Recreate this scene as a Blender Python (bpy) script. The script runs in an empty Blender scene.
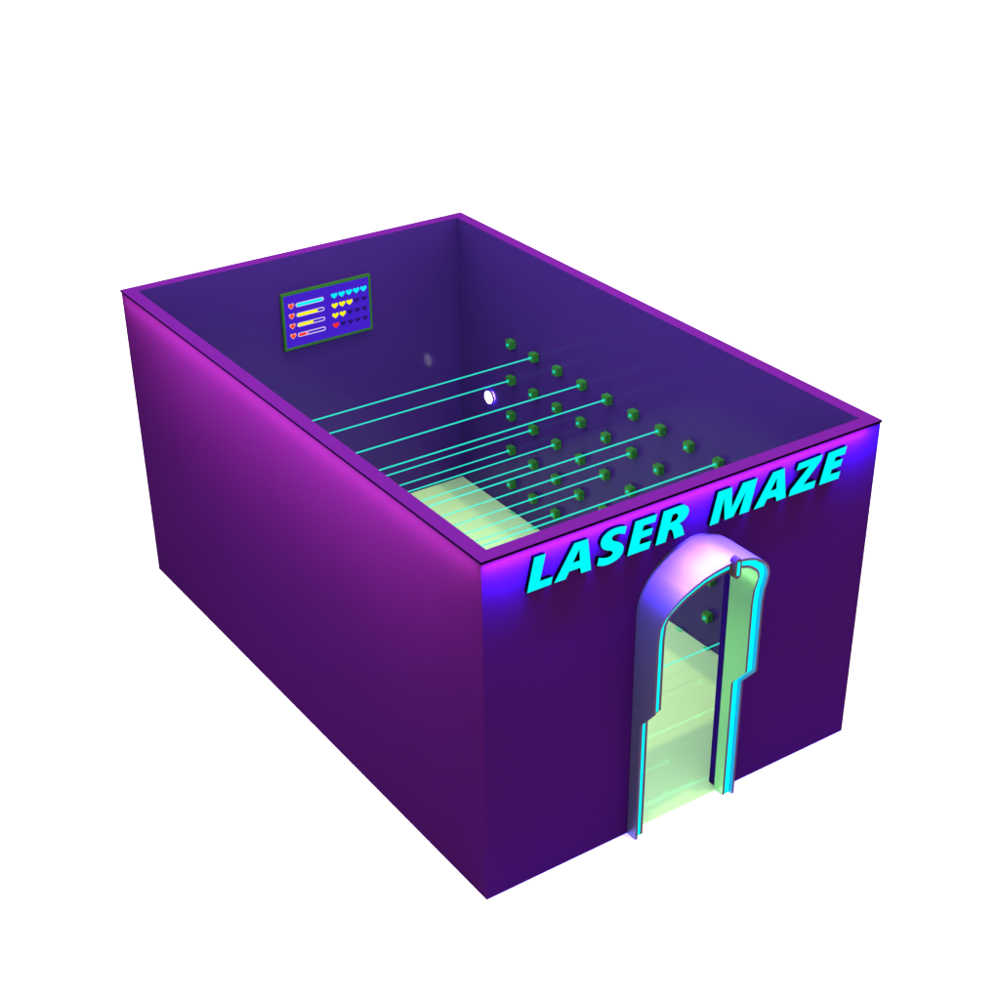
import bpy, bmesh, math
from mathutils import Vector, Euler

scene = bpy.context.scene
COL = scene.collection
S = 2.5
W, L, T, H = 3.1131, 4.9698, 0.0978, 2.5          # room: width, length, wall thickness, height
CAM = Vector((-4.26402502, -6.47446974, 7.14107261))
ROT = (1.0199807, 0.0028812, -0.6079455)          # 58.4406, 0.1651, -34.8327 degrees
FOC, PPX, PPY = 1629.401, 514.665, 580.2466       # focal length and principal point of the photograph (1000 px)
ROTM = Euler(ROT, 'XYZ').to_matrix()


# ------------------------------------------------------------------ helpers
def on_plane(u, v, axis, val):
    d = ROTM @ Vector(((u - PPX) / FOC, -(v - PPY) / FOC, -1.0))
    return CAM + d * ((val - CAM[axis]) / d[axis])


def prop(o, label=None, cat=None, group=None, kind=None):
    if label: o['label'] = label
    if cat: o['category'] = cat
    if group: o['group'] = group
    if kind: o['kind'] = kind
    return o


def empty(name, loc, label, cat, group=None):
    o = bpy.data.objects.new(name, None)
    o.empty_display_size = 0.1
    COL.objects.link(o)
    o.location = loc
    return prop(o, label, cat, group)


def link(name, me, mats, parent=None, loc=(0, 0, 0)):
    if not isinstance(mats, (list, tuple)): mats = [mats]
    for m in mats: me.materials.append(m)
    me.name = name
    o = bpy.data.objects.new(name, me)
    COL.objects.link(o)
    o.parent = parent
    o.location = loc
    return o


def mesh_from(verts, faces, idx=None, smooth=False):
    me = bpy.data.meshes.new('m')
    me.from_pydata([tuple(v) for v in verts], [], faces)
    bm = bmesh.new(); bm.from_mesh(me)
    if idx:
        for f, i in zip(bm.faces, idx): f.material_index = i
    bmesh.ops.recalc_face_normals(bm, faces=bm.faces)
    if smooth:
        for f in bm.faces: f.smooth = True
    bm.to_mesh(me); bm.free()
    return me


def box_mesh(x0, x1, y0, y1, z0, z1, bevel=0.0):
    bm = bmesh.new()
    bmesh.ops.create_cube(bm, size=1)
    for v in bm.verts:
        v.co = Vector(((x0 + x1) / 2 + v.co.x * (x1 - x0), (y0 + y1) / 2 + v.co.y * (y1 - y0), (z0 + z1) / 2 + v.co.z * (z1 - z0)))
    if bevel:
        bmesh.ops.bevel(bm, geom=list(bm.edges), offset=bevel, segments=2, affect='EDGES')
    me = bpy.data.meshes.new('m'); bm.to_mesh(me); bm.free()
    return me


def poly_solid(loops, y_front, y_back, origin=(0, 0)):
    """Outline loops (x, z) with holes, as a solid between two y planes facing -y; origin is taken off x and z."""
    cu = bpy.data.curves.new('c', 'CURVE')
    cu.dimensions = '2D'; cu.fill_mode = 'BOTH'
    cu.extrude = abs(y_back - y_front) / 2
    for lp in loops:
        sp = cu.splines.new('POLY')
        sp.points.add(len(lp) - 1)
        for p, (x, z) in zip(sp.points, lp): p.co = (x - origin[0], z - origin[1], 0, 1)
        sp.use_cyclic_u = True
    ob = bpy.data.objects.new('c', cu); COL.objects.link(ob)
    dg = bpy.context.evaluated_depsgraph_get()
    me = bpy.data.meshes.new_from_object(ob.evaluated_get(dg))
    COL.objects.unlink(ob); bpy.data.objects.remove(ob); bpy.data.curves.remove(cu)
    bm = bmesh.new(); bm.from_mesh(me)
    bmesh.ops.remove_doubles(bm, verts=bm.verts, dist=1e-5)
    ym = (y_front + y_back) / 2
    for v in bm.verts: v.co = Vector((v.co.x, ym - v.co.z, v.co.y))
    bmesh.ops.recalc_face_normals(bm, faces=bm.faces)
    for f in bm.faces: f.smooth = False
    bm.to_mesh(me); bm.free()
    me.materials.clear()
    return me


def smooth_loop(pts, n=4):
    """closed Catmull-Rom; a point given as (x, y, 1) is a sharp corner."""
    out, N = [], len(pts)
    for i in range(N):
        p0, p1, p2, p3 = pts[i - 1], pts[i], pts[(i + 1) % N], pts[(i + 2) % N]
        a0 = p1 if len(p1) > 2 else p0
        a3 = p2 if len(p2) > 2 else p3
        straight = len(p1) > 2 and len(p2) > 2
        for k in range(1 if straight else n):
            t = k / n
            out.append(tuple(0.5 * (2 * p1[j] + (p2[j] - a0[j]) * t + (2 * a0[j] - 5 * p1[j] + 4 * p2[j] - a3[j]) * t * t
                                    + (3 * p1[j] - a0[j] - 3 * p2[j] + a3[j]) * t ** 3) for j in (0, 1)))
    return out


def cyl_x(x0, x1, r, seg=12):
    bm = bmesh.new()
    bmesh.ops.create_cone(bm, cap_ends=True, segments=seg, radius1=r, radius2=r, depth=abs(x1 - x0))
    for v in bm.verts: v.co = Vector(((x0 + x1) / 2 + v.co.z, v.co.x, v.co.y))
    bmesh.ops.recalc_face_normals(bm, faces=bm.faces)
    for f in bm.faces: f.smooth = len(f.verts) == 4
    me = bpy.data.meshes.new('m'); bm.to_mesh(me); bm.free()
    return me


# ------------------------------------------------------------------ materials
def principled(name, col, rough=0.5, metal=0.0, spec=0.5, ior=1.45, vary=0.0, scale=3.0, bump=0.0):
    m = bpy.data.materials.new(name); m.use_nodes = True
    nt = m.node_tree; b = nt.nodes['Principled BSDF']
    b.inputs['Base Color'].default_value = (*col, 1)
    b.inputs['Roughness'].default_value = rough
    b.inputs['Metallic'].default_value = metal
    b.inputs['Specular IOR Level'].default_value = spec
    b.inputs['IOR'].default_value = ior
    if vary or bump:
        tc = nt.nodes.new('ShaderNodeTexCoord')
        no = nt.nodes.new('ShaderNodeTexNoise'); no.inputs['Scale'].default_value = scale; no.inputs['Detail'].default_value = 6
        nt.links.new(tc.outputs['Object'], no.inputs['Vector'])
        if vary:
            mr = nt.nodes.new('ShaderNodeMapRange')
            mr.inputs['To Min'].default_value = 1 - vary; mr.inputs['To Max'].default_value = 1 + vary
            mx = nt.nodes.new('ShaderNodeMix'); mx.data_type = 'RGBA'; mx.blend_type = 'MULTIPLY'
            mx.inputs['Factor'].default_value = 1
            mx.inputs['A'].default_value = (*col, 1)
            nt.links.new(no.outputs['Fac'], mr.inputs['Value'])
            nt.links.new(mr.outputs['Result'], mx.inputs['B'])
            nt.links.new(mx.outputs['Result'], b.inputs['Base Color'])
        if bump:
            bp = nt.nodes.new('ShaderNodeBump'); bp.inputs['Strength'].default_value = bump; bp.inputs['Distance'].default_value = 0.01
            nt.links.new(no.outputs['Fac'], bp.inputs['Height'])
            nt.links.new(bp.outputs['Normal'], b.inputs['Normal'])
    return m


def glow(name, col, strength=1.0):
    m = bpy.data.materials.new(name); m.use_nodes = True
    nt = m.node_tree; nt.nodes.clear()
    e = nt.nodes.new('ShaderNodeEmission'); e.inputs['Color'].default_value = (*col, 1); e.inputs['Strength'].default_value = strength
    o = nt.nodes.new('ShaderNodeOutputMaterial'); nt.links.new(e.outputs['Emission'], o.inputs['Surface'])
    return m


def srgb(r, g, b):
    f = lambda c: c / 12.92 if c <= 0.04045 else ((c + 0.055) / 1.055) ** 2.4
    return tuple(f(c / 255) for c in (r, g, b))


def beam_mat():
    m = glow('laser_light', srgb(36, 218, 196), 1.65); nt = m.node_tree
    e = next(n for n in nt.nodes if n.type == 'EMISSION'); o = next(n for n in nt.nodes if n.type == 'OUTPUT_MATERIAL')
    t = nt.nodes.new('ShaderNodeBsdfTransparent'); x = nt.nodes.new('ShaderNodeMixShader'); x.inputs[0].default_value = 0.45
    nt.links.new(t.outputs[0], x.inputs[1]); nt.links.new(e.outputs[0], x.inputs[2]); nt.links.new(x.outputs[0], o.inputs['Surface'])
    return m


M = {
    'ground': principled('white_ground', (0.93, 0.93, 0.95), 0.9, spec=0.1),
    'outer': principled('purple_laminate', (0.0220, 0.0026, 0.0285), 0.75, spec=0.0, vary=0.06, scale=1.2),
    'inner': principled('indigo_gloss_paint', (0.044, 0.0155, 0.165), 0.10, spec=0.11, vary=0.08, scale=1.5),
    'rim': principled('purple_rim', (0.094, 0.0082, 0.178), 0.6, spec=0.0, vary=0.04, scale=4),
    'rim_edge': principled('dark_rim_edge', (0.0012, 0.0004, 0.004), 0.7, spec=0.0),
    'floor': principled('pale_green_gloss_floor', (0.57, 0.98, 0.50), 0.0, metal=0.27, spec=0.5, ior=1.6),
    'shell': principled('brushed_silver', (0.185, 0.205, 0.14), 0.46, metal=1.0),
    'polished': principled('polished_inner_shell', (0.20, 0.40, 0.72), 0.35, metal=1.0),
    'lip': principled('dark_bronze', (0.032, 0.013, 0.009), 0.5, spec=0.15),
    'liner': principled('satin_green_liner', (0.36, 0.72, 0.40), 0.28, metal=0.9),
    'groove': principled('dark_groove', (0.02, 0.012, 0.012), 0.6),
    'black': principled('black_letter_return', (0.0002, 0.0001, 0.0002), 0.8, spec=0.0),
    'cyan': glow('cyan_letter_face', (0.0, 1.0, 1.0), 0.97),
    'neon': glow('cyan_neon', (0.0, 1.0, 1.0), 1.1),
    'beam': beam_mat(),
    'lens': glow('laser_lens', srgb(20, 225, 205), 1.0),
    'emitter': principled('green_painted_metal', (0.035, 0.21, 0.035), 0.35, metal=0.25),
    'sunk': principled('sunk_green_metal', (0.12, 0.66, 0.32), 0.4),
    'frame': principled('green_screen_frame', (0.026, 0.125, 0.015), 0.4, spec=0.2),
    'screen': glow('lit_screen', srgb(68, 32, 200), 1.0),
    'px_cyan': glow('screen_cyan', srgb(0, 245, 255)), 'px_yellow': glow('screen_yellow', srgb(255, 245, 10)),
    'px_red': glow('screen_red', srgb(255, 50, 25)), 'px_pale': glow('screen_pale', srgb(205, 190, 235)),
    'px_pink': glow('screen_pink', srgb(240, 130, 190)), 'px_orange': glow('screen_orange', srgb(255, 165, 140)),
    'px_dark': glow('screen_dark', srgb(38, 22, 112)),
    'lamp': glow('white_lamp_glass', (0.9, 0.92, 1), 10.0), 'halo': glow('violet_backlight', (0.25, 0.16, 1.0), 120.0),
    'jamb': principled('indigo_jamb_shaded', (0.016, 0.004, 0.085), 0.7, spec=0.0),  # inner wall paint made darker and matte: doorway shade put into the colour
    'lamp_ring': principled('black_lamp_ring', (0.01, 0.012, 0.01), 0.4),
}

# ------------------------------------------------------------------ setting
g = link('ground', mesh_from([(-90, -90, 0), (90, -90, 0), (90, 90, 0), (-90, 90, 0)], [(0, 1, 2, 3)]), M['ground'])
prop(g, 'plain white ground under the purple room', 'ground', kind='structure')

# ------------------------------------------------------------------ portal outline (shared by the wall opening)
CX = 1.562
HALF = [(0.0, 2.155), (0.05, 2.149), (0.095, 2.136), (0.15, 2.117), (0.20, 2.095), (0.25, 2.062), (0.285, 2.034), (0.325, 2.0),
        (0.362, 1.955), (0.392, 1.905), (0.415, 1.85), (0.428, 1.79), (0.432, 1.73)]


def catmull_open(pts, n):
    out = []
    for i in range(len(pts) - 1):
        p0 = pts[max(i - 1, 0)]; p1 = pts[i]; p2 = pts[i + 1]; p3 = pts[min(i + 2, len(pts) - 1)]
        if i == 0: p0 = (-p2[0], p2[1])
        for k in range(n):
            t = k / n
            out.append(tuple(0.5 * (2 * p1[j] + (p2[j] - p0[j]) * t + (2 * p0[j] - 5 * p1[j] + 4 * p2[j] - p3[j]) * t * t
                                    + (3 * p1[j] - p0[j] - 3 * p2[j] + p3[j]) * t ** 3) for j in (0, 1)))
    out.append(pts[-1])
    return out


half = catmull_open(HALF, 4)
half += [(0.432, z) for z in (1.62, 1.5, 1.3, 1.092, 0.946, 0.6, 0.3, 0.0015)]
PATH = [(CX - x, z) for x, z in reversed(half[1:])] + [(CX + x, z) for x, z in half]     # left foot -> apex -> right foot


def offset(path, d):
    out = []
    for i, p in enumerate(path):
        a = Vector(path[max(i - 1, 0)]); b = Vector(path[min(i + 1, len(path) - 1)])
        t = (b - a).normalized()
        out.append((p[0] + t.y * d, p[1] - t.x * d))       # to the right of the direction of travel = inward
    return out


DEPTH = [(0.0, 0.09), (0.946, 0.09), (1.092, 0.21), (1.62, 0.21), (1.73, 0.22), (1.83, 0.25), (1.91, 0.283), (2.0, 0.315), (2.08, 0.345), (2.12, 0.362), (2.155, 0.382)]


def depth(z):
    for (z0, d0), (z1, d1) in zip(DEPTH, DEPTH[1:]):
        if z <= z1: return d0 + (d1 - d0) * (z - z0) / (z1 - z0)
    return DEPTH[-1][1]


DP = [depth(z) for _, z in PATH]


def band(d0, d1, f0, f1, mats4):
    """Solid following PATH between inward offsets d0 and d1; y from f0(depth) (back) to f1(depth) (front).
    mats4: material index for the outer side, the inner side, the front, the back."""
    a, b = offset(PATH, d0), offset(PATH, d1)
    vs, fs, idx = [], [], []
    for p, q, d in zip(a, b, DP):
        vs += [(p[0], f0(d), p[1]), (p[0], f1(d), p[1]), (q[0], f1(d), q[1]), (q[0], f0(d), q[1])]
    n = len(PATH)
    for i in range(n - 1):
        o, e = 4 * i, 4 * i + 4
        for (j, k), mi in zip(((0, 1), (2, 3), (1, 2), (3, 0)), mats4):
            fs.append((o + j, o + k, e + k, e + j)); idx.append(mi)
    fs += [(0, 1, 2, 3), (4 * n - 4, 4 * n - 3, 4 * n - 2, 4 * n - 1)]; idx += [mats4[2]] * 2
    return mesh_from(vs, fs, idx)


def shade_auto(me, ang=35):
    bm = bmesh.new(); bm.from_mesh(me)
    for f in bm.faces: f.smooth = True
    for e in bm.edges:
        e.smooth = not (len(e.link_faces) == 2 and e.calc_face_angle(0) > math.radians(ang))
    bm.to_mesh(me); bm.free()


# ------------------------------------------------------------------ the room
room = empty('maze_room', (W / 2, L / 2, 0), 'purple open-topped box room with indigo inner walls, pale green floor and arched doorway', 'maze room')
RO = Vector((W / 2, L / 2, 0))
WT = H - 0.017                                              # wall top, under the rim


def wall(a, b, c, d, parent):
    """mitred wall: outer bottom edge a-b, inner bottom edge d-c (x, y)"""
    vs = [(*(Vector((*p, z)) - RO),) for z in (0, WT) for p in (a, b, c, d)]
    fs = [(0, 1, 5, 4), (2, 3, 7, 6), (1, 2, 6, 5), (3, 0, 4, 7), (0, 3, 2, 1), (4, 5, 6, 7)]
    return link('wall', mesh_from(vs, fs, [0, 1, 0, 0, 0, 0]), [M['outer'], M['inner']], parent)


wall((0, L), (0, 0), (T, T), (T, L - T), room)
wall((W, 0), (W, L), (W - T, L - T), (W - T, T), room)
wall((W, L), (0, L), (T, L - T), (W - T, L - T), room)
# front wall with its arched opening
hole = offset(PATH, 0.0625)
hole = [(x, max(z, 0.0)) for x, z in hole]
i0 = hole[0]; i1 = hole[-1]
outl = [(0, 0), (i0[0], 0)] + hole[1:-1] + [(i1[0], 0), (W, 0), (W, WT), (0, WT)]
me = poly_solid([outl], 0, T, origin=(W / 2, 0))
bm = bmesh.new(); bm.from_mesh(me)
for v in bm.verts:
    if v.co.y > T / 2:                                      # mitre the back face
        if v.co.x < -W / 2 + 1e-3: v.co.x += T
        if v.co.x > W / 2 - 1e-3: v.co.x -= T
    v.co.y -= L / 2
bm.normal_update()
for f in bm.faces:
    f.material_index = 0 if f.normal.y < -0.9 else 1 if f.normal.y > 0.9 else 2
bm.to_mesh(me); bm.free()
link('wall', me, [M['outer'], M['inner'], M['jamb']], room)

o_, z0, z1 = 0.006, WT, H
ring_o = [(-o_, -o_), (W + o_, -o_), (W + o_, L + o_), (-o_, L + o_)]
ring_i = [(T - .001, T - .001), (W - T + .001, T - .001), (W - T + .001, L - T + .001), (T - .001, L - T + .001)]
vs = [tuple(Vector((*p, z)) - RO) for z in (z0, z1) for p in ring_o + ring_i]
fs, idx = [], []
for i in range(4):
    j = (i + 1) % 4
    fs += [(i, j, 8 + j, 8 + i), (4 + i, 4 + j, 12 + j, 12 + i), (8 + i, 8 + j, 12 + j, 12 + i), (i, j, 4 + j, 4 + i)]
    idx += [1, 2, 0, 1]
link('rim', mesh_from(vs, fs, idx), [M['rim'], M['rim_edge'], M['inner']], room)

fx0, fx1 = i0[0], i1[0]
fl = [(T, T), (fx0, T), (fx0, 0.004), (fx1, 0.004), (fx1, T), (W - T, T), (W - T, L - T), (T, L - T)]
vs = [tuple(Vector((*p, z)) - RO) for z in (0.001, 0.005) for p in fl]
fs = [tuple(range(8)), tuple(range(8, 16))] + [(i, (i + 1) % 8, 8 + (i + 1) % 8, 8 + i) for i in range(8)]
link('floor', mesh_from(vs, fs), M['floor'], room)

# ------------------------------------------------------------------ entrance portal
portal = empty('entrance_portal', (0, 0, 0), 'silver arched door surround with cyan neon outline on the front wall', 'door surround')
REC = lambda z: 0.026      # how far the neon sits behind the shell's edge


def band_recess(d):
    return [dd - REC(p[1]) for dd, p in zip(DP, PATH)]


SHELL_D, NEON_D = DP, band_recess(0)
me = band(0.0, 0.0175, lambda d: -0.001, lambda d: -d, (0, 2, 1, 1)); shade_auto(me)
link('outer_shell', me, [M['shell'], M['lip'], M['polished']], portal)
DP = NEON_D
me = band(0.0635, 0.081, lambda d: 0.022, lambda d: -d, (1, 0, 1, 1)); shade_auto(me)
link('inner_liner', me, [M['liner'], M['lip']], portal)
me = band(0.018, 0.063, lambda d: -d + 0.042, lambda d: -d + 0.034, (0, 0, 0, 0))
link('channel', me, [M['groove']], portal)
me = band(0.0225, 0.063, lambda d: -d + 0.0335, lambda d: -d + 0.002, (0, 0, 0, 0))
link('neon_strip', me, [M['neon']], portal)


def stadium(cx, cz, hw, hh, n=10):
    r = hw; out = []
    for k in range(n + 1):
        a = math.pi * k / n
        out.append((cx + r * math.cos(a), cz + hh - r + r * math.sin(a)))
    for k in range(n + 1):
        a = math.pi + math.pi * k / n
        out.append((cx + r * math.cos(a), cz - hh + r + r * math.sin(a)))
    return out


me = poly_solid([stadium(CX, 2.115, 0.026, 0.070)], -0.41, -0.36); 
br = link('apex_lamp', me, M['lip'], portal)
me = poly_solid([stadium(CX, 2.115, 0.0105, 0.048)], -0.413, -0.4103)
link('lamp_slit', me, M['neon'], br)

# ------------------------------------------------------------------ LASER MAZE sign
LET = [  # letter, crop origin, scale, outer outline, hole
    ('L', (515, 540), .06, [(325, 295), (512, 230), (415, 690), (628, 612), (602, 740), (205, 888)], None),
    ('A', (550, 530), .05, [(490, 270), (762, 180), (822, 795), (625, 865), (608, 755), (385, 830), (312, 985), (88, 1062)], [(593, 375), (603, 610), (455, 660)]),
    ('S', (590, 520), .05, [(735, 125, 1), (640, 128), (520, 160), (400, 215), (300, 300), (240, 390), (218, 480), (235, 545), (280, 590), (345, 610), (420, 617),
                            (460, 648), (440, 698), (380, 742), (290, 764), (180, 760, 1), (145, 917, 1), (240, 920), (350, 895), (450, 850), (550, 785),
                            (620, 710), (660, 630), (672, 550), (655, 500), (620, 465), (570, 440), (510, 428), (460, 410), (440, 375), (460, 325),
                            (520, 290), (600, 272), (697, 277, 1)], None),
    ('E', (620, 510), .05, [(315, 235), (740, 85), (705, 235), (475, 310), (445, 428), (660, 355), (628, 490), (415, 572), (382, 697), (622, 620), (580, 770), (148, 926)], None),
    ('R', (645, 500), .05, [(380, 235, 1), (720, 108), (790, 100), (850, 130), (880, 190), (865, 270), (815, 360), (750, 425), (680, 470, 1), (728, 505), (752, 560), (785, 690, 1),
                            (590, 775, 1), (560, 640), (535, 598), (500, 592), (468, 615, 1), (410, 840, 1), (215, 912, 1)],
     [(550, 300, 1), (600, 272), (645, 272), (668, 305), (655, 360), (610, 410), (505, 462, 1)]),
    ('M', (700, 475), .065, [(285, 265), (495, 190), (490, 512), (665, 125), (885, 50), (750, 560), (605, 610), (713, 242), (510, 640), (380, 692), (376, 345), (280, 735), (150, 782)], None),
    ('A', (745, 460), .055, [(515, 230), (722, 150), (738, 680), (575, 748), (560, 660), (400, 710), (340, 835), (163, 900)], [(587, 320), (576, 525), (463, 570)]),
    ('Z', (785, 440), .065, [(218, 365), (580, 225), (550, 318), (280, 690), (472, 622), (442, 735), (60, 868), (85, 778), (388, 392), (183, 472)], None),
    ('E', (785, 440), .065, [(675, 205), (955, 92), (922, 215), (782, 262), (755, 335), (890, 288), (855, 395), (720, 455), (695, 532), (850, 480), (822, 590), (525, 695)], None),
]
YF = -0.032
sign = empty('sign', (W / 2, 0, 2.33), 'LASER MAZE lettering in glowing cyan with black sides on the front wall', 'sign')
SO = Vector((W / 2, 0, 2.33))
for ch, org, sc, out, hl in LET:
    loops = []
    for lp in (out, hl):
        if not lp: continue
        if any(len(p) > 2 for p in lp): lp = smooth_loop(lp, 4)
        pts = [on_plane(org[0] + p[0] * sc, org[1] + p[1] * sc, 1, YF) for p in lp]
        loops.append([(p.x, p.z) for p in pts])
    body = link('letter', poly_solid(loops, YF + 0.002, -0.001, origin=(SO.x, SO.z)), M['black'], sign)
    link('letter_face', poly_solid(loops, YF, YF + 0.0018, origin=(SO.x, SO.z)), M['cyan'], body)

# ------------------------------------------------------------------ scoreboard on the back wall
YW = L - T
board = empty('scoreboard', (1.703, YW, 1.955), 'lit purple scoreboard screen with hearts and health bars, green frame, on the back wall', 'scoreboard')
BO = Vector((1.695, YW, 1.962))            # the fit's origin; the board itself stands a little closer to the wall
x0, x1, z0, z1 = 1.277 - BO.x, 2.114 - BO.x, 1.716 - BO.z, 2.208 - BO.z
fw = 0.0185
me = poly_solid([[(x0, z0), (x1, z0), (x1, z1), (x0, z1)], [(x0 + fw, z0 + fw), (x1 - fw, z0 + fw), (x1 - fw, z1 - fw), (x0 + fw, z1 - fw)]], -0.029, -0.001)
link('frame', me, M['frame'], board)
scr = link('screen', box_mesh(x0 + fw + .0005, x1 - fw - .0005, -0.024, -0.002, z0 + fw + .0005, z1 - fw - .0005), M['screen'], board)


def heart(cx, cz, s):
    px = [(-.5, .18), (-.46, .42), (-.30, .5), (-.12, .46), (0, .28), (.12, .46), (.30, .5), (.46, .42), (.5, .18), (.40, -.08), (0, -.5), (-.40, -.08)]
    return [(cx + a * s[0], cz + b * s[1]) for a, b in px]


RX = [1.766 + 0.07 * k - BO.x for k in range(5)]
RZ = [2.092 - 0.0873 * k - BO.z for k in range(4)]
FILL = [5, 3, 2, 1]
for r in range(4):
    for k in range(5):
        mat = 'px_dark' if k >= FILL[r] else ('px_cyan', 'px_yellow', 'px_yellow', 'px_red')[r]
        sz = (0.052, 0.042) if mat == 'px_dark' else (0.060, 0.047)
        link('heart_icon', poly_solid([heart(RX[k], RZ[r], sz)], -0.0265, -0.0242), M[mat], board)
    hx = 1.363 - BO.x
    hb = link('heart_icon', poly_solid([heart(hx, RZ[r], (0.054, 0.050))], -0.0265, -0.0242), M['px_orange'], board)
    link('heart_centre', poly_solid([heart(hx, RZ[r], (0.034, 0.033))], -0.0276, -0.0267), M['px_red'], hb)

    def capsule(xa, xb, cz, hh, n=6):
        o = []
        for k in range(n + 1):
            a = -math.pi / 2 + math.pi * k / n
            o.append((xb - hh + hh * math.cos(a), cz + hh * math.sin(a)))
        for k in range(n + 1):
            a = math.pi / 2 + math.pi * k / n
            o.append((xa + hh + hh * math.cos(a), cz + hh * math.sin(a)))
        return o
    xa, xb = 1.404 - BO.x, 1.668 - BO.x
    hb = link('health_bar', poly_solid([capsule(xa, xb, RZ[r], 0.0185), capsule(xa + .009, xb - .009, RZ[r], 0.0095)], -0.0265, -0.0242), M['px_pale'], board)
    fe = xa + .0095 + (xb - xa - .019) * (1.0, 0.77, 0.58, 0.26)[r]
    if r == 0: lp = capsule(xa + .0095, fe, RZ[r], 0.0122)
    else:
        lp = [p for p in capsule(xa + .0095, fe + .02, RZ[r], 0.0118) if p[0] < fe]
        lp = [(fe, RZ[r] - .0118), (fe, RZ[r] + .0118)] + [p for p in lp if p[0] < xa + 0.03]
    link('bar_fill', poly_solid([lp], -0.0276, -0.0267), M[('px_cyan', 'px_yellow', 'px_yellow', 'px_red')[r]], hb)
    if r == 3:
        link('bar_fill', poly_solid([[(fe + .001, RZ[r] - .009), (fe + .028, RZ[r] - .009), (fe + .028, RZ[r] + .009), (fe + .001, RZ[r] + .009)]], -0.0276, -0.0267), M['px_pink'], hb)

# ------------------------------------------------------------------ round white lamp on the right wall
XW = W - T
lp = empty('wall_lamp', (XW, 4.375, 1.015), 'small round glowing white lamp on the right inner wall', 'lamp')
link('lamp_ring', cyl_x(-0.030, -0.012, 0.062, 32), M['lamp_ring'], lp)
link('backlight', cyl_x(-0.0115, -0.001, 0.044, 32), M['halo'], lp)
link('lamp_glass', cyl_x(-0.034, -0.0305, 0.056, 32), M['lamp'], lp)

# ------------------------------------------------------------------ laser emitters and beams
ZR = [1.641, 1.308, 0.973, 0.641, 0.307]
ORD = ['first', 'second', 'third', 'fourth', 'fifth', 'sixth', 'seventh', 'eighth', 'ninth', 'tenth']
ROWN = ['topmost', 'second', 'middle', 'fourth', 'bottom']
KS = [range(9), range(9), [0, 1, 2, 3, 4, 5, 9], [0, 1, 2, 3, 4, 8], [0, 1, 2, 8, 9]]
LIT = {(0, 1), (0, 3), (0, 4), (0, 6), (0, 8), (1, 0), (1, 5), (1, 7), (1, 8), (2, 1), (2, 2), (2, 4), (2, 9), (3, 0), (3, 1), (3, 3), (4, 2), (4, 9)}
DE = 0.060
proto = None
beam_mesh = None
for r in range(5):
    for k in KS[r]:
        y = 4.03 - 0.3325 * k
        if proto is None:
            t = empty('laser_emitter', (0, 0, 0), 'x', 'laser emitter')
            link('housing', box_mesh(-DE, -0.001, -0.037, 0.037, -0.037, 0.037, 0.004), M['emitter'], t)
            link('lens', cyl_x(-DE - 0.006, -DE + 0.001, 0.0125, 16), M['lens'], t)
            proto = t
        else:
            t = proto.copy(); COL.objects.link(t)
            for ch in proto.children:
                c = ch.copy(); COL.objects.link(c); c.parent = t
        t.location = (XW, y, ZR[r])
        lit = (r, k) in LIT
        t['label'] = f"green laser emitter cube {'firing a beam' if lit else 'without a beam'}, {ORD[k]} from the back corner in the {ROWN[r]} row"
        t['group'] = 'green laser emitters on the right inner wall'
        if lit:
            if beam_mesh is None:
                b = link('laser_beam', cyl_x(T + 0.001 - XW, -DE - 0.007, 0.0057, 10), M['beam']); beam_mesh = b.data
            else:
                b = bpy.data.objects.new('laser_beam', beam_mesh); COL.objects.link(b)
            b.location = (XW, y, ZR[r])
            prop(b, f"thin cyan laser beam from the {ORD[k]} emitter from the back corner in the {ROWN[r]} row", 'laser beam', 'cyan laser beams across the room')
sunk_me = None
for k in (0, 1, 7, 8):
    if sunk_me is None:
        b = link('sunken_emitter', box_mesh(-0.036, -0.001, -0.03, 0.03, 0.0052, 0.012, 0.0015), M['sunk']); sunk_me = b.data
    else:
        b = bpy.data.objects.new('sunken_emitter', sunk_me); COL.objects.link(b)
    b.location = (XW, 4.03 - 0.3325 * k, 0)
    prop(b, f"flat green emitter top at floor level against the right wall, {ORD[k]} from the back corner", 'laser emitter', 'emitters level with the floor')


# ------------------------------------------------------------------ light
world = bpy.data.worlds.new('World'); scene.world = world; world.use_nodes = True
bg = world.node_tree.nodes['Background']
bg.inputs['Color'].default_value = (0.98, 0.98, 1.0, 1); bg.inputs['Strength'].default_value = 2.2


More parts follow.
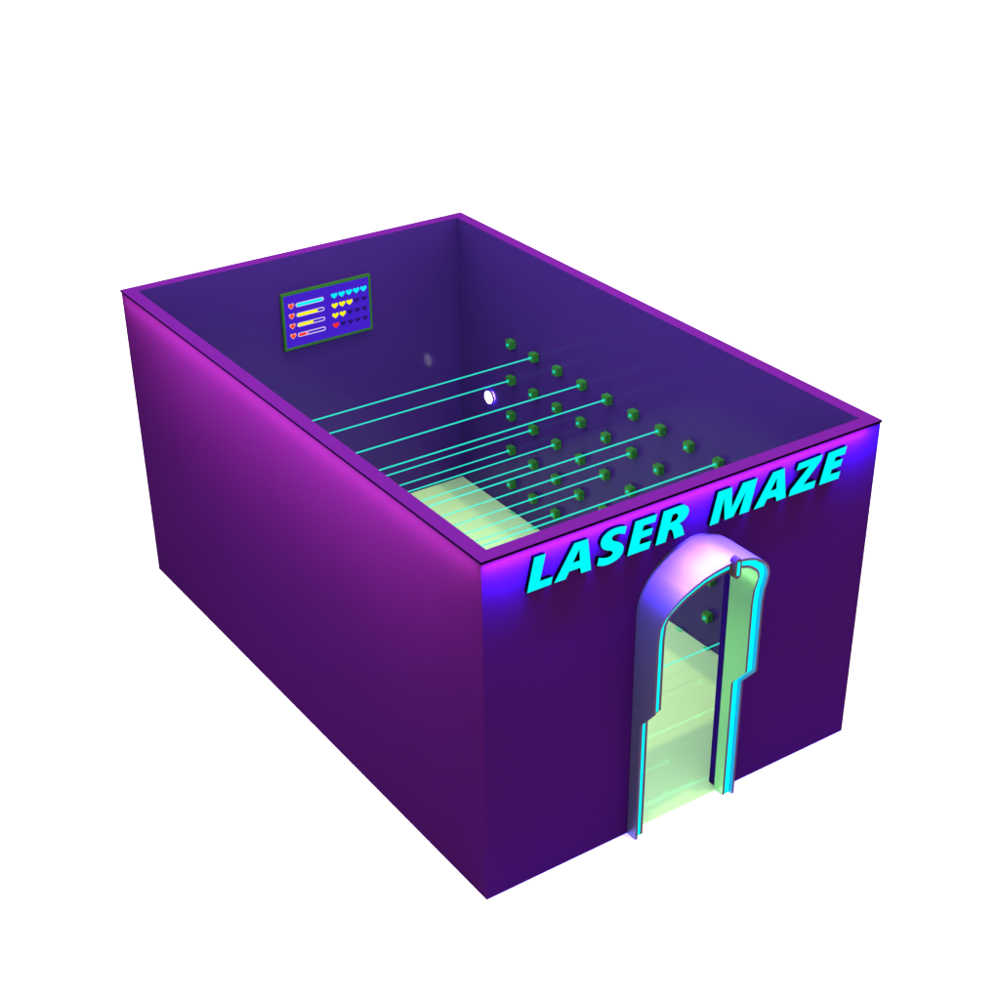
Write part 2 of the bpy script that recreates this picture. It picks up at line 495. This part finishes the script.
def area(name, loc, direction, sx, sy, col, energy, along):
    """strip or added fill lamp: long axis 'along' (world x or y), shining along direction"""
    ld = bpy.data.lights.new(name, 'AREA'); ld.shape = 'RECTANGLE'
    ld.size = sx; ld.size_y = sy; ld.color = col; ld.energy = energy
    o = bpy.data.objects.new(name, ld); COL.objects.link(o)
    z = -Vector(direction).normalized(); x = Vector(along); y = z.cross(x)
    from mathutils import Matrix
    o.matrix_world = Matrix(((x.x, y.x, z.x, loc[0]), (x.y, y.y, z.y, loc[1]), (x.z, y.z, z.z, loc[2]), (0, 0, 0, 1)))
    return o


area('left_wash_fill', (-0.85, 2.4, 2.42), (1, 0, 0), 4.1, 0.06, (1.0, 0.52, 0.92), 185, (0, 1, 0))  # added lamp without a fixture, spreads the pink glow down the wall
area('left_strip', (-0.09, 2.48, 2.475), (0.3, 0, -1), 4.9, 0.03, (1.0, 0.5, 0.76), 66, (0, 1, 0))
area('left_violet_fill', (-3.5, 2.8, 0.9), (1, 0, 0), 3.0, 1.2, (0.1, 0.15, 1.0), 200, (0, 1, 0))  # added unseen fill, turns the lower left wall bluer
area('front_blue', (1.54, -0.047, 2.475), (0, 0.0, -1), 3.06, 0.02, (0.012, 0.012, 1.0), 850, (1, 0, 0))
area('front_magenta', (1.49, -0.045, 2.475), (0, 0.3, -1), 3.0, 0.02, (0.95, 0.13, 1.0), 43, (1, 0, 0))

area('room_top_fill', (1.6, 3.0, 8.0), (0, 0, -1), 1.6, 2.4, (0.95, 1.0, 0.92), 25, (1, 0, 0)).data.spread = math.radians(30)  # added unseen lamp overhead, brightens the floor inside
sd = bpy.data.lights.new('key', 'SUN'); sd.energy = 1.25; sd.angle = math.radians(1.8); sd.color = (1.0, 0.72, 0.35)
so = bpy.data.objects.new('key', sd); COL.objects.link(so)
so.rotation_euler = Vector((-0.11, 0.21, -1)).to_track_quat('-Z', 'Y').to_euler()

# ------------------------------------------------------------------ camera and render
cd = bpy.data.cameras.new('camera')
cd.sensor_fit = 'HORIZONTAL'; cd.sensor_width = 36; cd.lens = FOC / 1000 * 36
cd.shift_x = (500 - PPX) / 1000; cd.shift_y = (PPY - 500) / 1000
cd.clip_start = 0.1; cd.clip_end = 500
cam = bpy.data.objects.new('camera', cd); COL.objects.link(cam)
cam.location = CAM; cam.rotation_euler = ROT
scene.camera = cam
scene.view_settings.view_transform = 'Standard'
scene.view_settings.look = 'None'
scene.view_settings.exposure = 0; scene.view_settings.gamma = 1
scene.view_settings.use_curve_mapping = False
scene.cycles.use_denoising = True
scene.cycles.max_bounces = 10
